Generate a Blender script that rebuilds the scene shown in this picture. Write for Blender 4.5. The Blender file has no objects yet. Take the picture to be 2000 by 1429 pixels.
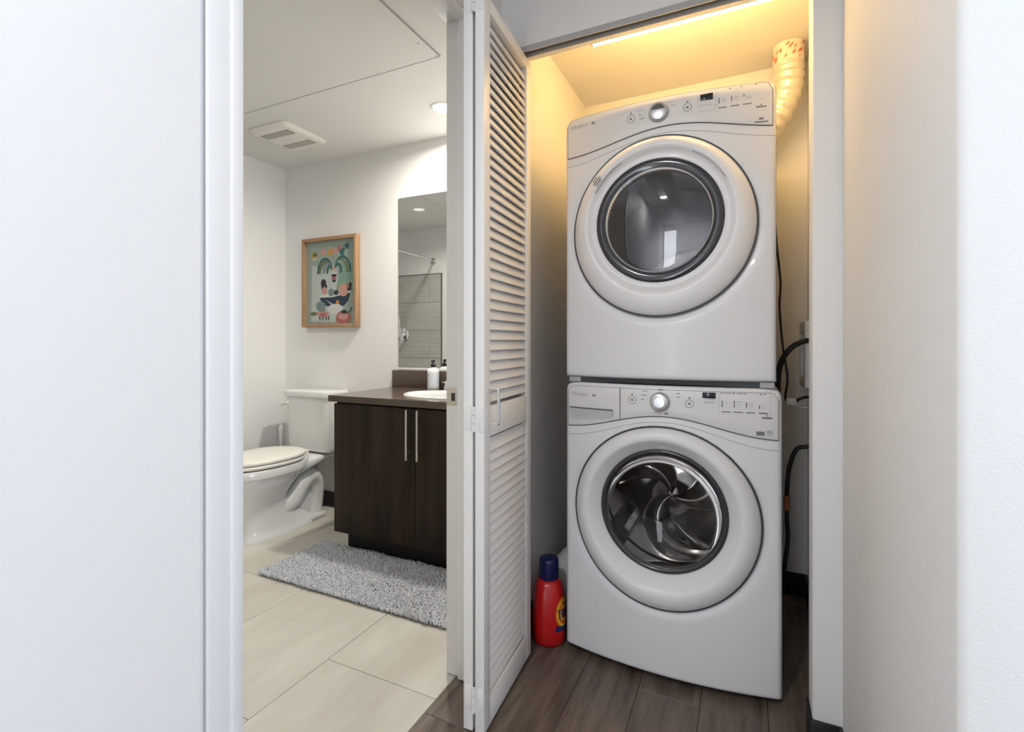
import bpy, bmesh, math, random
from mathutils import Vector, Matrix
random.seed(7)
S = bpy.context.scene
C = S.collection
PI = math.pi
def R(a): return math.radians(a)

# ------------------------------------------------------------------ camera, light, exposure
cam_d = bpy.data.cameras.new('camera')
cam = bpy.data.objects.new('camera', cam_d); C.objects.link(cam)
cam.location = (0, 0, 1.09)
cam.rotation_euler = (R(90), 0, R(25.3))
cam_d.sensor_width = 36; cam_d.lens = 963.8 / 2000 * 36
cam_d.shift_y = -(714.5 - 666.3) / 2000
cam_d.clip_start = 0.02
S.camera = cam
S.view_settings.view_transform = 'Standard'
S.view_settings.look = 'None'
S.view_settings.gamma = 1
S.view_settings.use_curve_mapping = False
S.view_settings.exposure = 0.25

w = bpy.data.worlds.new('world'); S.world = w; w.use_nodes = True
bgn = w.node_tree.nodes['Background']
bgn.inputs[0].default_value = (0.80, 0.90, 1.0, 1); bgn.inputs[1].default_value = 1.0

def area(name, loc, rot, sx, sy, power, col, shape='RECTANGLE'):
    d = bpy.data.lights.new(name, 'AREA'); d.shape = shape; d.size = sx; d.size_y = sy
    d.energy = power; d.color = col
    o = bpy.data.objects.new(name, d); C.objects.link(o)
    o.location = loc; o.rotation_euler = rot
    return o
DAY = (0.93, 0.965, 1.0)
area('daylight_back_window', (-.52, -2.72, 1.14), (R(90), 0, 0), .36, 1.95, 11.5, DAY)
area('added_side_daylight', (2.72, -.55, 1.30), (R(90), 0, R(90)), 2.0, 1.6, 52, (.74, .85, 1.0))  # added daylight that brightens the hall's left wall

# ------------------------------------------------------------------ materials
M = {}
def mat(name, col, rough=.5, metal=0, spec=.5, bump=None, coat=0, emit=None, noise=None):
    m = bpy.data.materials.new(name); m.use_nodes = True
    nt = m.node_tree; b = nt.nodes['Principled BSDF']
    b.inputs['Base Color'].default_value = (*col, 1)
    b.inputs['Roughness'].default_value = rough
    b.inputs['Metallic'].default_value = metal
    b.inputs['Specular IOR Level'].default_value = spec
    b.inputs['Coat Weight'].default_value = coat
    if emit:
        b.inputs['Emission Color'].default_value = (*emit[0], 1)
        b.inputs['Emission Strength'].default_value = emit[1]
    tc = nt.nodes.new('ShaderNodeTexCoord')
    if bump:
        n = nt.nodes.new('ShaderNodeTexNoise'); n.inputs['Scale'].default_value = bump[0]
        n.inputs['Detail'].default_value = 3
        nt.links.new(tc.outputs['Object'], n.inputs['Vector'])
        bp = nt.nodes.new('ShaderNodeBump'); bp.inputs['Strength'].default_value = bump[1]
        bp.inputs['Distance'].default_value = bump[2] if len(bump) > 2 else .002
        nt.links.new(n.outputs['Fac'], bp.inputs['Height'])
        nt.links.new(bp.outputs['Normal'], b.inputs['Normal'])
    if noise:   # (scale xyz, colour 2, contrast low, high)
        mp = nt.nodes.new('ShaderNodeMapping'); mp.inputs['Scale'].default_value = noise[0]
        oi = nt.nodes.new('ShaderNodeObjectInfo')
        mu = nt.nodes.new('ShaderNodeMath'); mu.operation = 'MULTIPLY'; mu.inputs[1].default_value = 37.0
        nt.links.new(oi.outputs['Random'], mu.inputs[0])
        nt.links.new(tc.outputs['Object'], mp.inputs['Vector'])
        nt.links.new(mu.outputs[0], mp.inputs['Location'])
        n = nt.nodes.new('ShaderNodeTexNoise'); n.inputs['Scale'].default_value = 1
        n.inputs['Detail'].default_value = 6; n.inputs['Roughness'].default_value = .62
        nt.links.new(mp.outputs[0], n.inputs['Vector'])
        r = nt.nodes.new('ShaderNodeValToRGB')
        r.color_ramp.elements[0].position = noise[2]; r.color_ramp.elements[0].color = (*col, 1)
        r.color_ramp.elements[1].position = noise[3]; r.color_ramp.elements[1].color = (*noise[1], 1)
        nt.links.new(n.outputs['Fac'], r.inputs[0])
        if len(noise) > 4:   # per object brightness spread
            hs = nt.nodes.new('ShaderNodeHueSaturation')
            mr = nt.nodes.new('ShaderNodeMapRange'); mr.inputs[3].default_value = 1 - noise[4]; mr.inputs[4].default_value = 1 + noise[4]
            nt.links.new(oi.outputs['Random'], mr.inputs[0]); nt.links.new(mr.outputs[0], hs.inputs['Value'])
            nt.links.new(r.outputs[0], hs.inputs['Color']); nt.links.new(hs.outputs[0], b.inputs['Base Color'])
        else:
            nt.links.new(r.outputs[0], b.inputs['Base Color'])
    M[name] = m
    return m
mat('paint', (.80, .795, .785), .6, bump=(240, .30, .0014))
mat('paint_smooth', (.80, .795, .785), .55, bump=(200, .08, .001))
mat('ceiling_paint', (.76, .755, .735), .7, bump=(300, .2, .001))
mat('trim_paint', (.79, .785, .78), .45, bump=(60, .05))
mat('door_paint', (.84, .825, .81), .42, bump=(140, .12, .001))
mat('enamel', (.80, .80, .815), .30, spec=.4, coat=.08)
mat('enamel_panel', (.76, .755, .75), .35)
mat('pull_shade_grey', (.62, .62, .625), .4)
mat('seam', (.10, .10, .105), .6)
mat('crease', (.42, .42, .43), .5)
mat('gasket', (.045, .047, .055), .45)
mat('print_grey', (.20, .20, .21), .6)
mat('print_light', (.46, .46, .47), .6)
mat('chrome', (.82, .82, .83), .12, 1)
mat('knob_metal', (.55, .55, .56), .28, 1)
mat('knob_dark', (.07, .065, .06), .3)
mat('display', (.012, .012, .016), .08)
mat('steel', (.62, .62, .63), .22, 1)
mat('drum', (.42, .41, .40), .25, 1)
mat('polished', (.48, .465, .45), .10, 1)
mat('dark_plastic', (.02, .02, .022), .3)
mat('bezel', (.022, .022, .026), .12, coat=.5)
mat('nickel', (.62, .58, .52), .3, 1)
mat('porcelain', (.76, .765, .755), .12, coat=.3)
mat('seat_plastic', (.83, .80, .74), .3)
mat('espresso', (.011, .006, .004), .5, spec=.2, noise=((16, 60, 1.6), (.046, .029, .020), .3, .75))
mat('black_kick', (.006, .005, .005), .6)
mat('quartz', (.085, .060, .046), .16, noise=((260, 260, 260), (.118, .086, .068), .35, .7))
mat('base_black', (.012, .010, .010), .45)
mat('wood_plank', (.066, .044, .032), .42, noise=((26, 2.6, 26), (.245, .195, .160), .30, .72, .14), bump=(90, .08, .001))
mat('floor_joint', (.075, .057, .046), .8)
mat('stone_tile', (.50, .465, .405), .4, noise=((5.0, 1.3, 5.0), (.67, .65, .585), .3, .72, .03))
mat('grout', (.22, .20, .17), .8)
mat('shower_tile', (.40, .40, .37), .3, noise=((1.5, 1.5, 70), (.50, .50, .46), .35, .65))
mat('mat_pile', (.45, .46, .485), .9, noise=((60, 60, 60), (.64, .655, .69), .3, .7))
mat('mat_back', (.10, .10, .105), .9)
mat('oak', (.31, .175, .09), .45, noise=((40, 40, 6), (.44, .275, .155), .3, .7))
mat('cord_black', (.012, .012, .012), .5)
mat('copper_label', (.42, .14, .06), .5)
mat('white_plastic', (.78, .78, .77), .35)
mat('red_plastic', (.56, .008, .010), .26)
mat('navy_cap', (.006, .012, .085), .3)
mat('label_orange', (.70, .10, .008), .4)
mat('label_yellow', (.85, .55, .03), .4)
mat('label_navy', (.008, .016, .12), .4)
mat('soap_white', (.80, .82, .78), .3)
mat('soap_label', (.70, .74, .84), .5)
mat('pump_black', (.012, .012, .012), .35)
mat('foil', (.80, .76, .68), .33, .55)
mat('tape', (.80, .74, .66), .45)
mat('tape_red', (.62, .16, .09), .5)
mat('vent_plastic', (.80, .79, .74), .45)
mat('vent_dark', (.12, .115, .10), .7)
mat('mirror_silver', (.86, .88, .87), .01, 1)
mat('downlight_glow', (1, 1, 1), .5, emit=((1, .93, .82), 30))
mat('dim_glow', (1, 1, 1), .5, emit=((1, .95, .88), .5))
mat('tube_glow', (1, 1, 1), .5, emit=((1, .61, .215), 68))
def art(n, c): mat('art_' + n, tuple(q * .72 for q in c), .6)
art('ground', (.37, .45, .40)); art('pale', (.58, .64, .60)); art('navy', (.018, .04, .085)); art('white', (.75, .76, .72))
art('pink', (.66, .36, .30)); art('rose', (.50, .17, .16)); art('gold', (.62, .40, .08)); art('teal', (.045, .15, .15))
art('olive', (.17, .19, .06)); art('mint', (.26, .42, .34)); art('black', (.03, .03, .035)); art('grey', (.22, .30, .31)); art('orange', (.68, .33, .10))

def glass_mat(name, tint, gloss, rough=.0, glosscol=(1, 1, 1)):
    m = bpy.data.materials.new(name); m.use_nodes = True; nt = m.node_tree
    nt.nodes.remove(nt.nodes['Principled BSDF']); out = nt.nodes['Material Output']
    t = nt.nodes.new('ShaderNodeBsdfTransparent'); t.inputs[0].default_value = (*tint, 1)
    g = nt.nodes.new('ShaderNodeBsdfGlossy'); g.inputs['Roughness'].default_value = rough; g.inputs[0].default_value = (*glosscol, 1)
    fr = nt.nodes.new('ShaderNodeFresnel'); fr.inputs[0].default_value = gloss
    mx = nt.nodes.new('ShaderNodeMixShader')
    nt.links.new(fr.outputs[0], mx.inputs[0]); nt.links.new(t.outputs[0], mx.inputs[1]); nt.links.new(g.outputs[0], mx.inputs[2])
    nt.links.new(mx.outputs[0], out.inputs['Surface'])
    M[name] = m
glass_mat('door_glass', (.62, .61, .64), 1.7)
glass_mat('bowl_glass', (.80, .79, .78), 1.38)
glass_mat('clear_glass', (.92, .95, .94), 1.45)

# ------------------------------------------------------------------ mesh helpers
def box(bm, x0, x1, y0, y1, z0, z1, bev=0, seg=2):
    vs = [bm.verts.new(p) for p in ((x0, y0, z0), (x1, y0, z0), (x1, y1, z0), (x0, y1, z0), (x0, y0, z1), (x1, y0, z1), (x1, y1, z1), (x0, y1, z1))]
    fs = [bm.faces.new([vs[i] for i in q]) for q in ((0, 3, 2, 1), (4, 5, 6, 7), (0, 1, 5, 4), (1, 2, 6, 5), (2, 3, 7, 6), (3, 0, 4, 7))]
    if bev:
        es = list({e for f in fs for e in f.edges})
        bmesh.ops.bevel(bm, geom=es, offset=bev, segments=seg, profile=.5, affect='EDGES', clamp_overlap=True)
    return vs
def tube(bm, pts, r, n=10, closed=False, caps=True):
    pts = [Vector(p) for p in pts]; N = len(pts); rings = []
    rr = r if callable(r) else (lambda i: r)
    up = None
    for i, p in enumerate(pts):
        a = pts[(i - 1) % N] if (closed or i > 0) else p
        b = pts[(i + 1) % N] if (closed or i < N - 1) else p
        t = (b - a).normalized()
        if up is None:
            up = Vector((0, 0, 1)) if abs(t.z) < .9 else Vector((1, 0, 0))
        s = t.cross(up).normalized(); up = s.cross(t).normalized()
        rings.append([bm.verts.new(p + (s * math.cos(2 * PI * k / n) + up * math.sin(2 * PI * k / n)) * rr(i)) for k in range(n)])
    for i in range(N if closed else N - 1):
        A, B = rings[i], rings[(i + 1) % N]
        for k in range(n):
            bm.faces.new((A[k], A[(k + 1) % n], B[(k + 1) % n], B[k]))
    if caps and not closed:
        bm.faces.new(rings[0][::-1]); bm.faces.new(rings[-1])
def spline(pts, n=8):
    P = [Vector(p) for p in pts]; P = [2 * P[0] - P[1]] + P + [2 * P[-1] - P[-2]]; out = []
    for i in range(1, len(P) - 2):
        for k in range(n):
            t = k / n
            out.append(.5 * ((2 * P[i]) + (P[i + 1] - P[i - 1]) * t + (2 * P[i - 1] - 5 * P[i] + 4 * P[i + 1] - P[i + 2]) * t * t + (3 * P[i] - P[i - 1] - 3 * P[i + 1] + P[i + 2]) * t ** 3))
    out.append(P[-2]); return out
def rings(bm, rs, close_u=True, cap0=False, cap1=False):
    V = [[bm.verts.new(p) for p in r] for r in rs]; n = len(V[0])
    for a, b in zip(V, V[1:]):
        for k in range(n if close_u else n - 1):
            bm.faces.new((a[k], a[(k + 1) % n], b[(k + 1) % n], b[k]))
    if cap0: bm.faces.new(V[0][::-1])
    if cap1: bm.faces.new(V[-1])
    return V
def lathe(bm, prof, c, axis='z', n=40, sx=1, sy=1):   # prof: (r, h) along axis
    rs = []
    for r, h in prof:
        row = []
        for k in range(n):
            a = 2 * PI * k / n; u, v = r * math.cos(a) * sx, r * math.sin(a) * sy
            row.append((c[0] + u, c[1] + v, c[2] + h) if axis == 'z' else (c[0] + u, c[1] - h, c[2] + v) if axis == '-y' else (c[0] + h, c[1] + u, c[2] + v))
        rs.append(row)
    rings(bm, rs, cap0=prof[0][0] > 1e-5, cap1=prof[-1][0] > 1e-5)
def wloc(o):
    v = Vector((0, 0, 0))
    while o: v += o.location; o = o.parent
    return v
def obj(name, bm, m, parent=None, smooth=35, local=False, recalc=True):
    if recalc: bmesh.ops.recalc_face_normals(bm, faces=bm.faces)
    if parent and not local: bmesh.ops.translate(bm, verts=bm.verts, vec=-wloc(parent))
    me = bpy.data.meshes.new(name); bm.to_mesh(me); bm.free()
    ms = m if isinstance(m, (list, tuple)) else [m]
    for q in ms: me.materials.append(M[q])
    if smooth:
        me.polygons.foreach_set('use_smooth', [True] * len(me.polygons)); me.set_sharp_from_angle(angle=R(smooth))
    o = bpy.data.objects.new(name, me); C.objects.link(o)
    if parent: o.parent = parent
    return o
def thing(name, label, cat, loc=(0, 0, 0), group=None):
    o = bpy.data.objects.new(name, None); C.objects.link(o); o.location = loc; o.empty_display_size = .05
    o['label'] = label; o['category'] = cat
    if group: o['group'] = group
    return o
def tag(o, label, cat, group=None):
    o['label'] = label; o['category'] = cat
    if group: o['group'] = group
    return o
def struct(o, label=None):
    o['kind'] = 'structure'
    if label: o['label'] = label
    return o
def bx(name, m, parent, *a, bev=0, smooth=35, **k):
    bm = bmesh.new(); box(bm, *a, bev=bev, **k); return obj(name, bm, m, parent, smooth)
def boxes(name, m, lst, parent=None, bev=0):
    bm = bmesh.new()
    for a in lst: box(bm, *a, bev=bev)
    return obj(name, bm, m, parent)
def text_mesh(body, size, shear=0, bold=0):
    cu = bpy.data.curves.new('lettering', 'FONT'); cu.body = body; cu.size = size; cu.shear = shear
    cu.align_x = 'LEFT'; cu.offset = bold; cu.resolution_u = 3
    o = bpy.data.objects.new('lettering', cu); C.objects.link(o)
    bpy.context.view_layer.update()
    me = bpy.data.meshes.new_from_object(o.evaluated_get(bpy.context.evaluated_depsgraph_get()))
    bpy.data.objects.remove(o); bpy.data.curves.remove(cu)
    bm = bmesh.new(); bm.from_mesh(me); bpy.data.meshes.remove(me)
    return bm

# ------------------------------------------------------------------ key dimensions (metres, camera at x=0 y=0)
CEIL = 2.285; BACK = 2.438
HL = -.755; BT = -.884            # hall face and bathroom face of the wall with the bathroom doorway
CF = 1.512                        # closet front face
HR = .226                         # hall right wall
CLX = -.74; CRX = .240            # closet side walls
BLX = -2.90; BNY = .505           # bathroom left wall, bathroom near wall
DY0, DY1, DZ = .549, 1.371, 2.132  # bathroom doorway

# ------------------------------------------------------------------ setting
# hall and closet floor with planks
fl = struct(bx('floor_hall', 'floor_joint', None, -.85, 2.7, -2.7, BACK + .1, -.06, -.004, smooth=0), 'dark brown wood plank floor of the hall and closet')
def plank(x0, x1, y0, y1, nm, m, parent, top=0.0, bot=-.006, bev=.0012):
    bm = bmesh.new(); box(bm, -(x1 - x0) / 2, (x1 - x0) / 2, -(y1 - y0) / 2, (y1 - y0) / 2, bot - top, 0, bev=bev, seg=1)
    o = obj(nm, bm, m, parent, smooth=0, local=True)
    o.location = Vector(((x0 + x1) / 2, (y0 + y1) / 2, top)) - wloc(parent); return o
pw = .182; x = -.85; ci = 0
offs = [.95, .35, .72, .10, .55, .88, .2]
while x < .42:
    x1 = min(x + pw, .42)
    y = .25; stop = BACK + .02
    joints = [y]
    j = .25 + offs[ci % 7]
    while j < stop: joints.append(j); j += 1.22
    joints.append(stop)
    for a, b in zip(joints, joints[1:]):
        if a < .62 and b > .62 and x1 > .3: pass
        plank(x + .0006, x1 - .0006, a + .0006, b - .0006, 'plank', 'wood_plank', fl)
    x = x1; ci += 1
# the room behind: one floor sheet of the same boards
bm = bmesh.new()
xx = -.755
while xx < 2.6:
    box(bm, xx + .0006, min(xx + pw, 2.6) - .0006, -2.6, .248, -.006, 0); xx += pw
box(bm, .4206, 2.6, .25, .747, -.006, 0)
o = obj('plank_field', bm, 'wood_plank', fl, smooth=0); o['kind'] = 'stuff'

# bathroom floor with large tiles in third bond
fb = struct(bx('floor_bathroom', 'grout', None, -3.75, -.85, .40, BACK + .1, -.06, -.003, smooth=0), 'pale grey stone tile floor of the bathroom')
tw, tl = .461, .914
k = 0; x1 = -.852; x0 = -1.295
while x1 > -3.7:
    jy = 1.261 - .30 * k
    while jy > .42: jy -= tl
    y = jy
    while y < BACK:
        a, b = max(y, .42), min(y + tl, BACK + .02)
        if b - a > .02: plank(max(x0, -3.74) + .001, x1 - .001, a + .001, b - .001, 'tile', 'stone_tile', fb, bot=-.005)
        y += tl
    x1 = x0; x0 -= tw; k += 1

def wall(name, m, lst, label): return struct(boxes(name, m, lst), label)
wall('wall_left', 'paint_smooth', [(BT, HL, -2.7, DY0 - .069, -.02, CEIL), (BT, HL - .009, DY0 - .069, DY0 - .002, -.02, CEIL), (BT, HL, DY0 - .002, DY1 + .002, DZ + .018, CEIL), (BT, HL, DY1 + .018, 1.60, -.02, CEIL), (BT, CLX, 1.60, BACK, -.02, CEIL)],
     'white wall between the hall and the bathroom')
wall('wall_back', 'paint', [(-3.0, .36, BACK, BACK + .12, -.02, CEIL)], 'back wall of the bathroom and closet')
bm = bmesh.new()
box(bm, HL, CLX, CF, 1.601, -.02, 2.078)
box(bm, HL, HR + .13, CF, 1.60, 2.078, CEIL)
box(bm, .160, HR + .13, CF, 1.60, -.02, 2.078, bev=.006, seg=3)
struct(obj('wall_closet_front', bm, 'paint'), 'closet front wall with its header and narrow right return')
bm = bmesh.new(); box(bm, HR, HR + .13, .747, CF + .002, -.02, CEIL, bev=.010, seg=4); box(bm, HR + .05, 2.7, .7475, .86, -.02, CEIL)
struct(obj('wall_right', bm, 'paint'), 'white hall wall on the right ending in a rounded corner')
wall('wall_closet_right', 'paint', [(CRX, CRX + .12, 1.60, BACK, -.02, CEIL)], 'right side wall of the laundry closet')
wall('wall_bathroom_left', 'paint', [(-3.82, BLX, 2.06, BACK, -.02, CEIL)], 'bathroom wall beside the toilet')
wall('wall_shower', 'paint', [(-3.82, -3.70, BNY, 2.06, -.02, CEIL)], 'long wall of the shower alcove')
wall('wall_bathroom_front', 'paint', [(-3.82, BT, .385, BNY, -.02, CEIL)], 'bathroom wall opposite the mirror')
wall('wall_room_back', 'paint', [(-.29, 2.82, -2.82, -2.7, -.02, CEIL), (-.884, -.29, -2.82, -2.7, -.02, .10), (-.884, -.29, -2.82, -2.7, 2.18, CEIL)], 'room wall behind the camera with a window')
wall('wall_room_right', 'paint', [(2.7, 2.82, -2.82, -1.6, -.02, CEIL), (2.7, 2.82, .5, .86, -.02, CEIL), (2.7, 2.82, -1.6, .5, -.02, .45), (2.7, 2.82, -1.6, .5, 2.15, CEIL)], 'room wall right of the camera with an added window')
w1 = struct(thing('window_1', 'tall narrow window frame behind the camera, shaped for its light', 'window', (-.42, -2.7, .1)))  # unseen; placed and narrowed to keep daylight off the closet walls
for a, b, z0, z1 in ((-.755, -.70, .10, 2.18), (-.345, -.29, .10, 2.18), (-.70, -.345, .10, .16), (-.70, -.345, 2.12, 2.18)): bx('frame_bar', 'trim_paint', w1, a, b, -2.71, -2.67, z0, z1)
w2 = struct(thing('added_window_2', 'wide white window frame added in the room right of the camera', 'window', (2.7, -.55, .45)))  # unseen window, put in to go with the added side daylight
for a, b, z0, z1 in ((-1.6, -1.55, .45, 2.15), (.45, .5, .45, 2.15), (-1.55, .45, .45, .50), (-1.55, .45, 2.10, 2.15), (-.575, -.525, .50, 2.10)): bx('frame_bar', 'trim_paint', w2, 2.67, 2.71, a, b, z0, z1)

ce = wall('ceiling', 'ceiling_paint', [(-3.82, 2.82, -2.82, BACK + .12, CEIL, CEIL + .1)], 'flat off-white ceiling')
# ceiling access panel in the bathroom: a thin board with a shadow gap round it
bm = bmesh.new(); box(bm, -2.41, -1.156, .80, 1.733, CEIL - .006, CEIL + .001, bev=.001, seg=1)
pn = obj('access_panel', bm, 'ceiling_paint', ce)
boxes('seam', 'crease', [(-2.414, -1.152, 1.7335, 1.737, CEIL - .0064, CEIL + .001), (-1.1555, -1.152, .80, 1.737, CEIL - .0064, CEIL + .001), (-2.414, -2.4105, .80, 1.737, CEIL - .0064, CEIL + .001)], pn)
bm = bmesh.new()
for px, py in ((-1.18, 1.62), (-1.165, 1.727), (-2.06, 1.729), (-1.47, 1.729)):
    lathe(bm, ((.004, -.0078), (.004, -.005)), (px, py, CEIL), n=10)
obj('screw', bm, 'nickel', pn)

# bathroom doorway frame
tr = thing('trim_1', 'white door frame of the bathroom doorway with a brass strike plate', 'door frame', (HL, DY1, 0)); tr['kind'] = 'structure'
bx('casing', 'trim_paint', tr, HL - .0085, HL + .001, DY0 - .0595, DY0, 0, DZ + .058, bev=.003, seg=3)
boxes('jamb', 'trim_paint', [(BT - .002, HL + .004, DY1, DY1 + .02, 0.004, DZ)], tr, bev=.0015)
boxes('jamb', 'trim_paint', [(BT - .002, HL + .004, DY0 - .02, DY0, 0.004, DZ)], tr, bev=.0015)
boxes('head_jamb', 'trim_paint', [(BT - .002, HL + .004, DY0 - .02, DY1 + .02, DZ, DZ + .02)], tr, bev=.0015)
boxes('door_stop', 'trim_paint', [(-.838, -.800, DY1 - .011, DY1 + .001, 0.004, DZ)], tr, bev=.002)
boxes('door_stop', 'trim_paint', [(-.838, -.800, DY0, DY1, DZ - .011, DZ + .001)], tr, bev=.002)
sp = bx('strike_plate', 'nickel', tr, -.884, -.846, DY1 - .0016, DY1 + .001, .881, .940, bev=.0006)
sp['label'] = 'satin brass strike plate'
boxes('latch_hole', 'dark_plastic', [(-.866, -.852, DY1 - .0019, DY1, .896, .922)], sp)
bm = bmesh.new()
for z in (.887, .934): lathe(bm, ((.0001, .0022), (.003, .0022), (.0032, 0)), (-.862, DY1 - .0, z), axis='-y', n=10)
obj('screw', bm, 'nickel', sp)

# baseboards
struct(boxes('baseboard_right', 'base_black', [(.154, HR, CF - .008, CF, 0, .098), (.153, .160, CF - .008, 1.60, 0, .098), (HR - .008, HR, .76, CF, 0, .098)], bev=.003), 'black rubber base at the foot of the closet return')
struct(boxes('baseboard_closet', 'base_black', [(CLX, CRX, BACK - .012, BACK, 0, .098), (CRX - .012, CRX, 1.60, BACK, 0, .098), (CLX, CLX + .010, 1.60, BACK, 0, .098)], bev=.003), 'black base around the closet floor')
struct(boxes('baseboard_bathroom', 'base_black', [(BLX, -1.93, BACK - .012, BACK, 0, .10), (BLX, BLX + .012, 2.06, BACK, 0, .10)], bev=.003), 'black base along the bathroom wall behind the toilet')

# ------------------------------------------------------------------ closet: bifold door and track
tk = thing('door_track', 'grey metal sliding track under the closet header', 'door track', (-.30, 1.53, 2.078))
boxes('rail', 'crease', [(CLX, .160, 1.513, 1.519, 2.060, 2.078), (CLX, .160, 1.541, 1.544, 2.056, 2.078), (CLX, .160, 1.516, 1.544, 2.0755, 2.0785)], tk)
boxes('slot', 'dark_plastic', [(CLX, .160, 1.519, 1.541, 2.072, 2.0756)], tk)

bd = thing('bifold_door', 'white louvered bifold closet door folded open beside the machines', 'door', (-.69, 1.38, 0))
LL, ST, TH = .385, .042, .028
Z0, Z1, ZR0, ZR1, ZB, ZT = .012, 2.052, .822, .907, .092, 2.016
slat_me = None
def leaf(name, fx, fy, ang):
    bm = bmesh.new()
    box(bm, -TH, 0, 0, ST, Z0, Z1, bev=.002); box(bm, -TH, 0, LL - ST, LL, Z0, Z1, bev=.002)
    for a, b in ((Z0, ZB), (ZR0, ZR1), (ZT, Z1)): box(bm, -TH + .001, -.001, ST - .001, LL - ST + .001, a, b, bev=.001)
    o = obj(name, bm, 'door_paint', bd, local=True)
    o.location = (fx + .69, fy - 1.38, 0); o.rotation_euler = (0, 0, R(ang))
    return o
def slats(lf):
    global slat_me
    if slat_me is None:
        bm = bmesh.new(); box(bm, -.0032, .0032, ST - .004, LL - ST + .004, -.0182, .0182, bev=.0022)
        bmesh.ops.rotate(bm, verts=bm.verts, cent=(0, 0, 0), matrix=Matrix.Rotation(R(-27), 3, 'Y'))
        t = obj('slat', bm, 'door_paint', lf, local=True); slat_me = t.data; first = t
    else: first = None
    p = .0293
    for a, b in ((ZR1, ZT), (ZB, ZR0)):
        n = int((b - a) / p); off = (b - a - (n - 1) * p) / 2
        for i in range(n):
            if first: s = first; first = None
            else:
                s = bpy.data.objects.new('slat', slat_me); C.objects.link(s); s.parent = lf
            s.location = (-TH / 2, 0, a + off + i * p)
lead = leaf('lead_leaf', -.646, 1.188, 3.7)
pivot = leaf('pivot_leaf', -.6825, 1.188, 4.0)
slats(lead); slats(pivot)
bm = bmesh.new()
hp = [(.0, .030, .958), (.026, .030, .958), (.030, .030, .950), (.030, .030, .868), (.026, .030, .860), (.0, .030, .860)]
tube(bm, spline(hp, 4), .0042, 10); hd = obj('handle', bm, 'chrome', lead, local=True); hd['label'] = 'chrome wire pull'
for z in (.10, .875, 2.035):
    bm = bmesh.new()
    box(bm, -.666, -.648, 1.1855, 1.1885, z - .034, z + .034, bev=.0008); box(bm, -.706, -.684, 1.1855, 1.1885, z - .034, z + .034, bev=.0008)
    for q in (-.024, 0, .024): lathe(bm, ((.0042, -.011), (.0042, .011)), (-.6785, 1.185, z + q), n=10)
    box(bm, -.684, -.666, 1.1870, 1.1885, z - .034, z + .034)
    obj('hinge', bm, 'trim_paint', bd)

# closet lamp on the inside of the header
cl = thing('closet_light', 'warm glowing tube light on the inside of the closet header', 'light fixture', (-.18, 1.60, 2.14))
bx('housing', 'white_plastic', cl, -.48, .12, 1.601, 1.628, 2.100, 2.185, bev=.003)
bm = bmesh.new(); tube(bm, [(-.47, 1.645, 2.112), (.11, 1.645, 2.112)], .013, 14); obj('tube', bm, 'tube_glow', cl)
bm = bmesh.new()
bm.free()
for xx in (-.474, .110): bx('tube_holder', 'white_plastic', cl, xx - .006, xx + .006, 1.624, 1.660, 2.097, 2.130, bev=.002)

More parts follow.
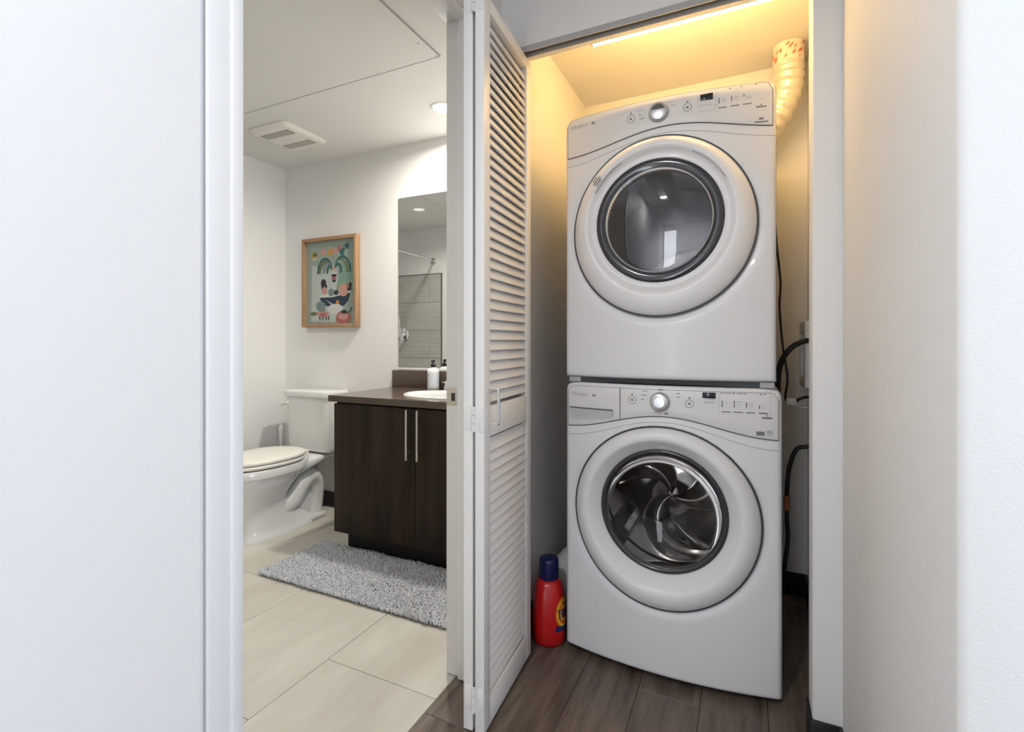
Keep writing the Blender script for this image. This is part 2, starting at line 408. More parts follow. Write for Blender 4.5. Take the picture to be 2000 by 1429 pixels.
# ------------------------------------------------------------------ stacked machines
def machine(name, label, cat, xc, hw, yf, z0, z1, bow, dz, RR, dxo, depth, line, crease, dryer):
    root = thing(name, label, cat, (xc, yf, z0))
    def fy(x): u = (x) / hw; return yf - bow * (1 - min(1, u * u))
    yc = yf - bow
    cx, cz = xc + dxo, dz
    # front panel height field with a moat round the door and a round opening
    NX, NZ = 110, 150; RC = .028
    bm = bmesh.new(); ed = .014
    def edge(d): return 0 if d >= ed else ed - math.sqrt(max(0, ed * ed - (ed - d) ** 2))
    g = []
    # grid denser near the borders
    def dens(n, a, b):
        out = []
        for i in range(n + 1):
            t = i / n
            out.append(a + (b - a) * t)
        for e in (.001, .003, .006, .010): out += [a + e, b - e]
        return sorted(set(out))
    xs = dens(NX, -hw, hw); zs = dens(NZ, z0, z1)
    for z in zs:
        row = []
        for x in xs:
            y = fy(x) + edge(x + hw) + edge(hw - x) + edge(z1 - z) + (edge(z - z0) if dryer else .5 * edge(z - z0))
            r = math.hypot(x - dxo, z - cz)
            if r > RR: y += .010 * math.exp(-((r - RR) / .022) ** 2) * (1 if z < cz + .10 else max(0, 1 - (z - cz - .10) / .10))
            else: y += .010
            dc = hw - abs(x); zm = z1 if dc >= RC else z1 - (RC - math.sqrt(max(0, RC * RC - (RC - dc) ** 2)))
            row.append(bm.verts.new((xc + x, y + (edge(zm - z) if zm < z1 and z < zm and zm - z < ed else (ed if z >= zm and zm < z1 else 0)) * .9, min(z, zm))))
        g.append(row)
    for j in range(len(zs) - 1):
        for i in range(len(xs) - 1):
            mx_, mz = (xs[i] + xs[i + 1]) / 2 - dxo, (zs[j] + zs[j + 1]) / 2 - cz
            if math.hypot(mx_, mz) > .225: bm.faces.new((g[j][i], g[j][i + 1], g[j + 1][i + 1], g[j + 1][i]))
    bmesh.ops.delete(bm, geom=[v for v in bm.verts if not v.link_faces], context='VERTS')
    obj('front_panel', bm, 'enamel', root, smooth=60)
    # cabinet: open at the front
    bm = bmesh.new(); y0, y1 = yf + .010, yf + depth
    sec = [(-hw, z0), (hw, z0)] + [(hw - RC + RC * math.cos(R(a)), z1 - RC + RC * math.sin(R(a))) for a in range(0, 91, 10)] + [(-hw + RC - RC * math.sin(R(a)), z1 - RC + RC * math.cos(R(a))) for a in range(0, 91, 10)]
    A_ = [bm.verts.new((xc + x, y0, z)) for x, z in sec]; B_ = [bm.verts.new((xc + x, y1, z)) for x, z in sec]
    for k_ in range(len(sec)): bm.faces.new((A_[k_], A_[(k_ + 1) % len(sec)], B_[(k_ + 1) % len(sec)], B_[k_]))
    bm.faces.new(B_)
    obj('cabinet', bm, 'enamel', root, smooth=30)
    # control fascia with the arched lower edge
    N = 48; iw = hw - .010; zt = z1 - (.006 if dryer else .012)
    off = .0035
    def top(x):
        d = iw - abs(x); rc = .022
        return zt if d > rc else zt - (rc - math.sqrt(max(0, rc * rc - (rc - d) ** 2)))
    def strip(a, b, name, m):
        bm = bmesh.new(); prev = None
        for i in range(N + 1):
            x = a + (b - a) * i / N
            col = []
            for t in (0, .03, .25, .5, .75, .97, 1):
                z = line(x) + .001 + (top(x) - line(x) - .001) * t
                yo = off if 0 < t < 1 and 0 < i < N else off * .3
                col.append(bm.verts.new((xc + x, fy(x) - yo, z)))
            if prev:
                for p_, q_, r_, s_ in zip(prev, prev[1:], col[1:], col): bm.faces.new((p_, s_, r_, q_))
            prev = col
        return obj(name, bm, m, root, smooth=60)
    panel = None
    if dryer: panel = strip(-iw, iw, 'control_panel', 'enamel_panel')
    else:
        dr = strip(-iw, -.138, 'detergent_drawer', 'enamel_panel'); panel = strip(-.1365, iw, 'control_panel', 'enamel_panel')
    # seams
    def on(x, z, o=.0008): return (xc + x, fy(x) - o, z)
    def path(fn, a, b, n=60, o=.0012): return [on(a + (b - a) * i / n, fn(a + (b - a) * i / n), o) for i in range(n + 1)]
    bm = bmesh.new(); tube(bm, path(line, -iw, iw, o=.0012), .0016, 6)
    tube(bm, [on(-iw, line(-iw)), on(-iw, top(-iw) + .0), ], .0010, 6); tube(bm, [on(iw, line(iw)), on(iw, top(iw))], .0010, 6)
    if not dryer:
        tube(bm, [on(-.1373, line(-.137)), on(-.1373, zt, .002)], .0012, 6)
    obj('seam', bm, 'seam', panel)
    bm = bmesh.new(); tube(bm, path(top, -iw, iw, o=.0016), .0010, 6); obj('border_line', bm, 'crease', panel)
    bm = bmesh.new(); tube(bm, path(crease, -hw + .002, hw - .002, o=.0002), .0009, 6); obj('crease', bm, 'crease', root)
    # gasket line round the door
    def dring(r, o, a, wgt):
        x = dxo + r * math.cos(a); uR = (dxo + RR * math.cos(a)) / hw
        return (cx + r * math.cos(a), yc - o + wgt * bow * uR * uR, cz + r * math.sin(a))
    NA = 96
    bm = bmesh.new()
    rings(bm, [[dring(r, o, 2 * PI * k / NA, 1) for k in range(NA)] for r, o in ((RR + .0055, -.014), (RR + .0045, .0012), (RR - .003, .0012), (RR - .004, -.014))])
    obj('door_gap', bm, 'gasket', root)
    door = None
    if dryer: prof = ((RR - .0005, -.004), (RR - .002, .006), (RR - .010, .016), (RR - .026, .024), (RR - .045, .027), (.232, .024), (.224, .017), (.218, .009), (.208, .007), (.197, .008))
    else: prof = ((RR - .0005, -.004), (RR - .002, .006), (RR - .010, .017), (RR - .026, .025), (RR - .045, .027), (.236, .022), (.229, .014), (.218, -.002), (.207, -.016), (.199, -.026))
    gz = .018 if dryer else .014      # window sits a little above the door's centre
    def ctr(r): return gz * max(0, min(1, (RR - r) / (RR - .225)))
    def P(r, o, k):
        w_ = max(0, min(1, (r - .215) / (RR - .215)))
        p = dring(r, o, 2 * PI * k / NA, w_); return (p[0], p[1], p[2] + ctr(r))
    bm = bmesh.new(); rings(bm, [[P(r, o, k) for k in range(NA)] for r, o in prof])
    door = obj('door', bm, 'enamel', root, smooth=50)
    gc = (cx, yc, cz + gz)
    bm = bmesh.new()
    if dryer: bp = ((.199, .006), (.197, .011), (.190, .0145), (.176, .013), (.166, .009))
    else: bp = ((.201, -.028), (.199, -.023), (.194, -.021), (.188, -.022), (.180, -.028))
    lathe(bm, bp, gc, '-y', 72); 
    for f in [f for f in bm.faces if len(f.verts) > 4]: bm.faces.remove(f)
    obj('bezel', bm, 'bezel', door, smooth=60)
    bm = bmesh.new()
    if dryer: gp = ((.167, .009), (.160, .0125), (.150, .014), (.120, .017), (.080, .020), (.040, .0215), (.0, .022))
    else: gp = ((.181, -.026), (.172, -.038), (.158, -.050), (.140, -.061), (.115, -.072), (.085, -.081), (.045, -.087), (0, -.089))
    rs = [[(gc[0] + r * math.cos(2 * PI * k / 72), gc[1] - o, gc[2] + r * math.sin(2 * PI * k / 72)) for k in range(72)] for r, o in gp]
    rings(bm, rs); bmesh.ops.remove_doubles(bm, verts=bm.verts, dist=1e-5)
    obj('window_glass', bm, 'door_glass' if dryer else 'bowl_glass', door, smooth=80)
    # inner glass ring catching light
    bm = bmesh.new(); ro = .165 if dryer else .180; oo = .010 if dryer else -.0265
    tube(bm, [(gc[0] + ro * math.cos(2 * PI * k / 72), gc[1] - oo, gc[2] + ro * math.sin(2 * PI * k / 72)) for k in range(72)], .0022 if dryer else .0014, 8, closed=True)
    obj('glass_rim', bm, 'knob_metal' if dryer else 'gasket', door)
    # drum with ribs seen through the glass
    bm = bmesh.new(); dd = .50 if dryer else .42
    lathe(bm, ((.185, -.045), (.245, -.05), (.262, -.08), (.262, -dd), (.255, -dd - .02), (.0001, -dd - .03)), (cx, yc, cz), '-y', 64)
    for f in [f for f in bm.faces if len(f.verts) > 4]: bm.faces.remove(f)
    drum = obj('drum', bm, 'drum', root, smooth=40)
    if not dryer:      # pressed back plate with three curved vanes
        bm = bmesh.new(); nr, na = 26, 120; rs = []
        for i_ in range(nr + 1):
            r_ = .002 + .254 * i_ / nr; row = []
            for k_ in range(na):
                a_ = 2 * PI * k_ / na
                v_ = math.cos(3 * (a_ - 5.2 * r_ + .5)); v_ = max(0, v_) ** 1.4
                hgt = .055 * v_ * math.sin(PI * min(1, r_ / .25)) + .03 * math.exp(-(r_ / .05) ** 2)
                row.append((cx + r_ * math.cos(a_), yc + .30 - hgt, cz + r_ * math.sin(a_)))
            rs.append(row)
        rings(bm, rs, cap0=True); obj('back_plate', bm, 'polished', drum, smooth=80)
    for a in (100, 220, 340):
        bm = bmesh.new(); a = R(a)
        n = Vector((math.cos(a), 0, math.sin(a))); t = Vector((-math.sin(a), 0, math.cos(a))); c0 = Vector((cx, yc, cz))
        rs = []
        for yy, s in ((.09, .4), (.14, 1), (dd - .08, 1), (dd - .02, .4)):
            rs.append([c0 + Vector((0, yy, 0)) + n * r_ + t * w_ * s for r_, w_ in ((.265, -.05), (.235, -.035), (.200 if s == 1 else .23, -.012), (.200 if s == 1 else .23, .012), (.235, .035), (.265, .05))])
        rings(bm, rs, close_u=False); obj('baffle', bm, 'drum' if not dryer else 'drum', drum)
    if dryer:
        bm = bmesh.new()
        for i in range(22):
            yy = .10 + i * .017
            pts = [(cx + .2605 * math.cos(R(a)), yc + yy, cz + .2605 * math.sin(R(a))) for a in range(140, 226, 6)]
            tube(bm, pts, .003, 5)
        obj('drum_rib', bm, 'drum', drum)
    # rounded skirt under the front
    return root, panel, door, on, fy, (cx, yc, cz + gz)

dry_line = lambda x: 1.754 + .0205 * math.cos(PI * max(-1, min(1, (x - .03) / .33)))
dry_crease = lambda x: 1.7285 + .0245 * math.cos(PI * max(-1, min(1, (x - .02) / .33)))
was_line = lambda x: .8225 + .0275 * math.cos(PI * max(-1, min(1, x / .335)))
was_crease = lambda x: .798 + .034 * math.cos(PI * max(-1, min(1, x / .335)))
D = machine('dryer', 'white front-loading clothes dryer stacked on top with clear round door', 'dryer', -.2465, .331, 1.669, .967, 1.872, .042, 1.4575, .286, -.0065, .58, dry_line, dry_crease, True)
Wm = machine('washing_machine', 'white front-loading washing machine at the bottom of the stack', 'washing machine', -.238, .3375, 1.667, .022, .948, .042, .526, .289, -.006, .72, was_line, was_crease, False)

def decals(mc, knob, circles, display, bars, logo, dryer):
    root, panel, door, on, fy, gc = mc
    xc = root.location.x
    PO = .0042
    kx, kz = knob
    base = (xc + kx, fy(kx) - .0035, kz)
    bm = bmesh.new(); lathe(bm, ((.032, -.002), (.0318, .001), (.030, .0015)), base, '-y', 40); kn0 = obj('knob_ring', bm, 'crease', panel)
    bm = bmesh.new(); lathe(bm, ((.0285, -.002), (.0285, .013), (.0265, .0175), (.022, .019), (.0001, .0185)), base, '-y', 48)
    kn = obj('knob', bm, 'knob_metal', root)
    bm = bmesh.new()
    if dryer:
        lathe(bm, ((.0001, .0193), (.020, .0196), (.021, .018)), base, '-y', 32)
        for v in bm.verts:
            if v.co.z < kz + .004: v.co.z = kz + .004
        obj('knob_inlay', bm, 'knob_dark', kn)
    else:
        lathe(bm, ((.0001, .021), (.016, .0205), (.018, .018)), base, '-y', 32); obj('knob_inlay', bm, 'chrome', kn)
    for n_, (x, z) in enumerate(circles):
        bm = bmesh.new()
        tube(bm, [on(x + .0125 * math.cos(a), z + .0125 * math.sin(a), PO) for a in [2 * PI * i / 28 for i in range(28)]], .0007, 5, closed=True)
        box(bm, xc + x - .0035, xc + x + .0035, fy(x) - PO - .0003, fy(x) - .002, z - .003, z + .003)
        box(bm, xc + x - .0025, xc + x + .0025, fy(x) - PO - .0003, fy(x) - .002, z + .016, z + .020)
        obj('button', bm, 'print_grey', panel)
    x0, x1, z0, z1 = display
    bm = bmesh.new(); box(bm, xc + x0, xc + x1, fy((x0 + x1) / 2) - .0052, fy((x0 + x1) / 2) + .004, z0, z1, bev=.0006); obj('display', bm, 'display', panel)
    for nm, m_, lst in (('printed_mark', 'print_grey', bars[0]), ('printed_line', 'print_light', bars[1])):
        bm = bmesh.new()
        for x, z, w_, h_ in lst:
            a = [bm.verts.new(on(x + sx, z + sz, PO)) for sx, sz in ((-w_ / 2, -h_ / 2), (w_ / 2, -h_ / 2), (w_ / 2, h_ / 2), (-w_ / 2, h_ / 2))]
            bm.faces.new(a)
        obj(nm, bm, m_, panel, smooth=0)['kind'] = 'stuff'
    lx, lz = logo
    for body, dx, sz, sh, bo in (('Whirlpool', 0, .0195, .35, 0), ('he', .083, .0155, .2, .0004)):
        bm = text_mesh(body, sz, sh, bo)
        for v in bm.verts: v.co = Vector(on(lx + dx + v.co.x * .80, lz + v.co.y, PO))
        obj('lettering', bm, 'print_light' if not bo else 'print_grey', panel if dryer else [c for c in root.children if c.name.startswith('detergent_drawer')][0], smooth=0)
bars_d = ([(.290, 1.793, .028, .004), (.290, 1.799, .004, .004), (.290, 1.757, .012, .006), (.290, 1.7475, .036, .004),
           (.174, 1.8255, .003, .018), (.209, 1.8265, .003, .015), (.243, 1.832, .003, .008), (.184, 1.8035, .024, .003), (.218, 1.8045, .024, .003), (.252, 1.8055, .024, .003), (.122, 1.817, .003, .003), (.236, 1.860, .004, .003), (.275, 1.861, .005, .003), (.205, 1.858, .005, .003)],
          [(-.062, 1.838, .018, .002), (-.062, 1.824, .008, .004), (-.056, 1.8105, .016, .004), (.030, 1.846, .022, .002), (.042, 1.834, .014, .004), (.138, 1.818, .028, .0018),
           (.187, 1.829, .014, .0016), (.187, 1.823, .012, .0016), (.222, 1.831, .016, .0016), (.222, 1.824, .012, .0016), (.256, 1.827, .014, .0016), (.256, 1.821, .018, .0016),
           (.114, 1.825, .0008, .05), (.139, 1.800, .05, .0008), (.228, 1.8145, .14, .0008), (.166, 1.825, .0008, .05)])
decals(D, (-.003, 1.819), ((-.092, 1.817), (.083, 1.820)), (.118, .157, 1.833, 1.852), bars_d, (-.312, 1.831), True)
bars_w = ([(.297, .861, .028, .005), (.297, .868, .006, .003), (.279, .8145, .022, .012), (.1745, .9, .003, .02), (.208, .9, .003, .021), (.2415, .898, .003, .016), (.276, .893, .003, .010),
           (.186, .8755, .026, .003), (.219, .876, .026, .003), (.252, .8755, .024, .003), (.287, .875, .024, .004), (.172, .931, .003, .003), (.206, .932, .004, .004), (.2795, .931, .004, .004), (.012, .861, .010, .005), (-.006, .936, .016, .004)],
          [(-.055, .930, .020, .003), (-.058, .916, .018, .004), (-.062, .902, .010, .005), (.048, .926, .010, .004), (.048, .915, .010, .004), (-.016, .862, .022, .0025), (.138, .902, .030, .003), (.138, .911, .028, .0015),
           (.304, .8195, .016, .009), (.305, .8105, .016, .003), (.190, .932, .022, .002), (.229, .932, .026, .003), (.289, .931, .008, .003), (.220, .907, .012, .002), (.220, .899, .009, .0016), (.254, .903, .012, .0016), (.254, .897, .013, .0018), (.254, .891, .008, .0016), (.285, .896, .006, .0016), (.285, .890, .006, .0016),
           (.189, .903, .006, .0014), (.166, .90, .0007, .062), (.236, .868, .14, .0008), (.306, .90, .0008, .064), (.236, .934, .14, .0006)])
decals(Wm, (-.008, .897), ((-.096, .899), (.081, .896)), (.117, .156, .915, .933), bars_w, (-.318, .902), False)
# drawer pull: raised facet, greyed and tilted down to imitate a shaded recess
root, panel, door, on, fy, gc = Wm
drw = [c for c in root.children if c.name.startswith('detergent_drawer')][0]
xc = root.location.x
bm = bmesh.new()
outer = [(-.316, .860), (-.240, .860), (-.160, .860), (-.162, .842), (-.180, .833), (-.230, .824), (-.280, .819), (-.310, .818), (-.3155, .824)]
n = len(outer)
front = [bm.verts.new(on(x, z, .0042 + .011 * max(0, min(1, (z - .818) / .042)))) for x, z in outer]
back = [bm.verts.new(on(x, z, .0030)) for x, z in outer]
bm.faces.new(front)
for i in range(n): bm.faces.new((front[i], front[(i + 1) % n], back[(i + 1) % n], back[i]))
obj('pull_shade_facet', bm, 'pull_shade_grey', drw, smooth=0)
bm = bmesh.new(); tube(bm, [on(-.317, .8612, .0150), on(-.238, .8612, .0150), on(-.159, .8612, .0150)], .0018, 6); obj('pull_shade_line', bm, 'gasket', drw)  # dark line drawn as shade along the top of the facet
# dryer door finger slots and printed care lines
root, panel, door, on, fy, gc = D
for a0, a1 in ((120, 152), (28, 62)):
    bm = bmesh.new()
    pts = [(gc[0] + .226 * math.cos(R(a)), gc[1] - .0215, gc[2] + .226 * math.sin(R(a))) for a in range(a0, a1 + 1, 2)]
    tube(bm, pts, .0018, 6); obj('grip_slot', bm, 'crease', door)
bm = bmesh.new()
for i, (w_, m_) in enumerate(((.030, 0), (.022, 0), (.034, 0), (.026, 0))):
    a = R(141); rr = .262 - i * .0075
    c0 = Vector((gc[0] + rr * math.cos(a), gc[1] - .0300 + .004, gc[2] - .010 + rr * math.sin(a)))
    t = Vector((math.sin(a), 0, -math.cos(a))); nrm = Vector((math.cos(a), 0, math.sin(a)))
    q = [bm.verts.new(c0 + t * s * w_ / 2 + nrm * e * .0018 + Vector((0, -.0026, 0))) for s, e in ((-1, -1), (1, -1), (1, 1), (-1, 1))]
    bm.faces.new(q)
obj('printed_care_line', bm, 'print_grey', door, smooth=0)['kind'] = 'stuff'
# washer feet, dryer stacking strip
for x in (-.52, .05):
    for y in (1.74, 2.32):
        bm = bmesh.new(); lathe(bm, ((.022, 0), (.022, .008), (.010, .010), (.010, .03)), (x, y, 0), n=20); obj('foot', bm, 'dark_plastic', Wm[0])
boxes('stacking_bracket', 'gasket', [(-.555, .072, 1.672, 2.20, .9485, .9668)], D[0])
for a, b in ((-.560, -.52), (.040, .078)): bx('stacking_clip', 'crease', D[0], a, b, 1.660, 1.676, .950, .966)

# ------------------------------------------------------------------ things round the machines
# flexible dryer duct up to the ceiling
du = thing('dryer_duct', 'pale ribbed flexible duct rising from behind the dryer to the ceiling', 'duct', (.155, 2.28, 2.28))
bm = bmesh.new()
ps = spline([(.158, 2.285, 2.215), (.160, 2.285, 2.17), (.152, 2.288, 2.10), (.125, 2.30, 2.03), (.085, 2.315, 1.97), (.035, 2.33, 1.92), (-.03, 2.345, 1.89)], 16)
tube(bm, ps, lambda i: .0535 + .0028 * math.sin(i * 2 * PI / 8), 28); obj('hose', bm, 'foil', du, smooth=70)
bm = bmesh.new(); lathe(bm, ((.0545, 2.205), (.0565, 2.206), (.056, 2.245), (.0575, 2.284), (.052, 2.284)), (.158, 2.285, 0), n=32)
for f in bm.faces:
    c = f.calc_center_median(); f.material_index = 0
tp = obj('tape_band', bm, 'tape', du); tp['label'] = 'white tape printed with red marks'
bm = bmesh.new()
for i in range(26):
    a = random.uniform(-PI, PI * .3); z = random.uniform(2.212, 2.275); da = random.uniform(.10, .22); dz = random.uniform(.006, .013); sk = .01
    q = [bm.verts.new((.158 + .0583 * math.cos(a + u * da), 2.285 + .0583 * math.sin(a + u * da), z + v * dz + u * sk)) for u, v in ((-.5, -.5), (.5, -.5), (.5, .5), (-.5, .5))]
    bm.faces.new(q)
obj('red_print', bm, 'tape_red', tp, smooth=0)['kind'] = 'stuff'

bm = bmesh.new()
tube(bm, spline([(.100, 2.12, 1.60), (.106, 2.10, 1.46), (.119, 2.10, 1.313), (.116, 2.10, 1.217), (.127, 2.10, 1.07), (.142, 2.10, .96), (.135, 2.10, .885), (.140, 2.10, .866)], 8), .0042, 10)
cd = tag(obj('power_cord', bm, 'cord_black'), 'thin black power cord hanging beside the dryer', 'cord')
bm = bmesh.new(); tube(bm, spline([(.118, 2.16, .78), (.112, 2.14, .90), (.119, 2.12, 1.000), (.152, 2.11, 1.062), (.190, 2.11, 1.088), (.222, 2.12, 1.094)], 8), .0100, 12)
tag(obj('drain_hose', bm, 'cord_black'), 'thick black hose arching into the wall box above the washing machine', 'hose')
pg = thing('extension_plug', 'white plug joint on a black lead behind the washing machine top', 'plug', (.15, 2.1, .866))
bm = bmesh.new(); box(bm, .137, .171, 2.088, 2.112, .854, .880, bev=.005); obj('plug', bm, 'white_plastic', pg)
bm = bmesh.new(); tube(bm, spline([(.168, 2.10, .868), (.185, 2.10, .879), (.205, 2.11, .884), (.225, 2.12, .884)], 6), .0055, 10); obj('lead', bm, 'cord_black', pg)
bm = bmesh.new(); tube(bm, [(.150, 2.095, .857), (.19, 2.10, .845), (.228, 2.12, .850)], .0022, 8); obj('wire', bm, 'white_plastic', pg)
hs = thing('water_hose', 'black water hose with a copper coloured band low beside the washing machine', 'hose', (.14, 2.1, .3))
bm = bmesh.new(); tube(bm, spline([(.232, 2.10, .705), (.200, 2.10, .703), (.170, 2.10, .688), (.148, 2.10, .62), (.140, 2.10, .52), (.140, 2.10, .43), (.143, 2.10, .36), (.136, 2.10, .28), (.128, 2.12, .2)], 8), .0078, 12); obj('tube', bm, 'cord_black', hs)
bm = bmesh.new(); tube(bm, [(.1395, 2.10, .515), (.1395, 2.10, .462)], .0105, 14); obj('band', bm, 'copper_label', hs)
wb = thing('wall_box', 'beige utility connection box on the closet side wall', 'wall box', (.22, 2.22, 1.0))
boxes('frame', 'paint', [(.200, CRX, 2.12, 2.32, 1.125, 1.165), (.200, CRX, 2.12, 2.32, .915, .95), (.200, CRX, 2.12, 2.14, .95, 1.125), (.200, CRX, 2.30, 2.32, .95, 1.125)], wb, bev=.003)
boxes('recess', 'vent_dark', [(.222, CRX, 2.14, 2.30, .95, 1.125)], wb)

# detergent bottle
dt = thing('detergent_bottle', 'red laundry detergent bottle with a dark blue cap on the closet floor', 'bottle', (-.655, 1.705, 0))
def sup(a, hx, hy, e=2.6):
    c, s = math.cos(a), math.sin(a)
    return hx * math.copysign(abs(c) ** (2 / e), c), hy * math.copysign(abs(s) ** (2 / e), s)
BP = ((0, .050, .060), (.004, .056, .067), (.015, .0605, .073), (.05, .062, .076), (.09, .0615, .075), (.13, .058, .070), (.165, .055, .063), (.19, .051, .056), (.207, .046, .048), (.216, .040, .041), (.222, .033, .033))
def bot_r(z):
    for p, q in zip(BP, BP[1:]):
        if p[0] <= z <= q[0]:
            t = (z - p[0]) / (q[0] - p[0]); return p[1] + (q[1] - p[1]) * t, p[2] + (q[2] - p[2]) * t
ROT = R(20); cR, sR = math.cos(ROT), math.sin(ROT)
def bp3(a, z, o=0):
    hx, hy = bot_r(z); u, v = sup(a, hx + o, hy + o); return (-.655 + u * cR - v * sR, 1.705 + u * sR + v * cR, z)
bm = bmesh.new(); rings(bm, [[bp3(2 * PI * k / 48, z) for k in range(48)] for z, _, _ in BP], cap0=True, cap1=True)
bt = obj('bottle', bm, 'red_plastic', dt, smooth=60)
bm = bmesh.new()
prof = ((.0345, .216), (.0355, .219), (.0355, .285), (.0335, .292), (.028, .2945), (.0001, .2945))
rings(bm, [[(-.655 + r * (1 + (.012 if k % 2 else 0)) * math.cos(2 * PI * k / 60), 1.705 + r * (1 + (.012 if k % 2 else 0)) * math.sin(2 * PI * k / 60), z) for k in range(60)] for r, z in prof], cap0=True)
obj('cap', bm, 'navy_cap', dt, smooth=50)
AC = R(-34); ZC = .118      # emblem centre on the bottle side
def emb(s, t, o): # s along the surface (m), t height
    return bp3(AC + s / .068, ZC + t, o)
def disc(m_, r0, r1, o, name):
    bm = bmesh.new(); n = 36
    if r0 == 0:
        rs = [[emb(r * math.cos(2 * PI * k / n), r * math.sin(2 * PI * k / n) * 1.12, o) for k in range(n)] for r in (.0001, r1 * .33, r1 * .66, r1)]
    else:
        rs = [[emb(r * math.cos(2 * PI * k / n), r * math.sin(2 * PI * k / n) * 1.12, o) for k in range(n)] for r in (r0, (r0 + r1) / 2, r1)]
    rings(bm, rs); obj(name, bm, m_, bt, smooth=60)
disc('label_orange', 0, .047, .0010, 'emblem_disc'); disc('label_yellow', .033, .041, .0016, 'emblem_ring'); disc('label_yellow', .016, .023, .0016, 'emblem_ring')
bm = text_mesh('Tide', .044, .1, .0012)
w0 = max(v.co.x for v in bm.verts)
for v in bm.verts: v.co = Vector(emb((v.co.x - w0 / 2) * 1.0, v.co.y - .015, .0024))
obj('lettering', bm, 'label_navy', bt, smooth=0)
bm = bmesh.new()
rs = [[emb(-.045 + i * .0045, -.058 + j * .006 + .002 * math.sin(i * .5), .0016) for i in range(20)] for j in range(4)]
rings(bm, rs, close_u=False); obj('label_band', bm, 'label_navy', bt, smooth=60)

# white jug behind it
jg = thing('white_jug', 'white plastic jug with rounded shoulder behind the red bottle', 'jug', (-.66, 1.93, 0))
bm = bmesh.new()
JP = ((0, .068, .10), (.01, .073, .11), (.12, .074, .115), (.17, .072, .11), (.205, .062, .095), (.235, .045, .07), (.252, .026, .035), (.256, .02, .02), (.275, .02, .02))
rs = []
JP = tuple((z * 1.10, hx * .88, hy) for z, hx, hy in JP)
for z, hx, hy in JP: rs.append([(-.663 + max(0, min(1, (z - .17) / .1)) * .055 + sup(2 * PI * k / 40, hx, hy)[0], 1.93 + sup(2 * PI * k / 40, hx, hy)[1], z) for k in range(40)])
rings(bm, rs, cap0=True, cap1=True); obj('body', bm, 'white_plastic', jg, smooth=60)
bm = bmesh.new(); lathe(bm, ((.022, .300), (.022, .322), (.020, .325), (.0001, .325)), (-.609, 1.93, 0), n=28); obj('cap', bm, 'white_plastic', jg)

# ------------------------------------------------------------------ bathroom
TX = -2.487
to = thing('toilet', 'white two-piece toilet with closed seat lid beside the vanity', 'toilet', (TX, 2.05, 0))
def loft(bm, secs, n=48, e=2.3, cap0=True, cap1=True):
    # (z, half width, y front, y back, exponent)
    rs = []
    for s in secs:
        z, hw, y0, y1 = s[:4]; ee = s[4] if len(s) > 4 else e
        cy, hy = (y0 + y1) / 2, (y1 - y0) / 2
        row = []
        for k in range(n):
            u, v = sup(2 * PI * k / n, hw, hy, ee); row.append((TX + u, cy + v, z))
        rs.append(row)
    rings(bm, rs, cap0=cap0, cap1=cap1)
bm = bmesh.new()
loft(bm, ((0, .132, 1.770, 2.275, 3.2), (.012, .130, 1.772, 2.272, 3.2), (.02, .124, 1.778, 2.262, 3.0), (.05, .112, 1.782, 2.215, 2.8), (.12, .103, 1.785, 2.12, 2.6), (.19, .106, 1.770, 2.07, 2.4), (.225, .122, 1.745, 2.07, 2.3), (.27, .150, 1.715, 2.10, 2.2), (.32, .172, 1.695, 2.15, 2.2), (.352, .178, 1.690, 2.19, 2.2), (.356, .184, 1.684, 2.20, 2.2), (.392, .187, 1.680, 2.21, 2.2), (.398, .183, 1.685, 2.205, 2.2)))
obj('bowl', bm, 'porcelain', to, smooth=50)
for s in (-1, 1):     # exposed trapway winding on each side
    bm = bmesh.new()
    tube(bm, spline([(TX + s * .020, 1.93, .13), (TX + s * .050, 2.02, .125), (TX + s * .064, 2.09, .165), (TX + s * .066, 2.15, .235), (TX + s * .060, 2.215, .265), (TX + s * .052, 2.265, .225), (TX + s * .048, 2.275, .13), (TX + s * .05, 2.26, .02)], 8), lambda i: .056 - .0002 * i, 20)
    obj('trapway', bm, 'porcelain', to, smooth=60)
    bm = bmesh.new(); lathe(bm, ((.016, 0), (.016, .012), (.011, .022), (.0001, .025)), (TX + s * .112, 2.19, .018), n=20); obj('bolt_cap', bm, 'porcelain', to)
bm = bmesh.new(); box(bm, TX - .118, TX + .118, 2.10, 2.30, 0, .032, bev=.012, seg=3); obj('foot', bm, 'porcelain', to, smooth=60)
bm = bmesh.new(); box(bm, TX - .062, TX + .062, 1.98, 2.27, .01, .20, bev=.03, seg=3); obj('rear_web', bm, 'porcelain', to, smooth=60)
bm = bmesh.new()
rs = []
for y, hw, z0, z1 in ((2.10, .13, .30, .396), (2.18, .150, .335, .398), (2.26, .135, .355, .392), (2.40, .12, .350, .388)):
    rs.append([(TX + sup(2 * PI * k / 32, hw, 1, 4)[0], y, (z0 + z1) / 2 + sup(2 * PI * k / 32, 1, (z1 - z0) / 2, 4)[1]) for k in range(32)])
rings(bm, rs, cap0=True, cap1=True); obj('deck', bm, 'porcelain', to, smooth=60)
bm = bmesh.new(); box(bm, TX - .04, TX + .04, 2.29, 2.36, .2, .36, bev=.015); obj('neck', bm, 'porcelain', to, smooth=60)
def egg(k, n, hw, y0, y1):
    a = 2 * PI * k / n; cy = y0 + (y1 - y0) * .56; s = math.sin(a); c = math.cos(a)
    return (TX + hw * math.copysign(abs(c) ** .9, c), cy + ((y1 - cy) * min(1, abs(s) ** .8) if s > 0 else -(cy - y0) * abs(s)), 0)
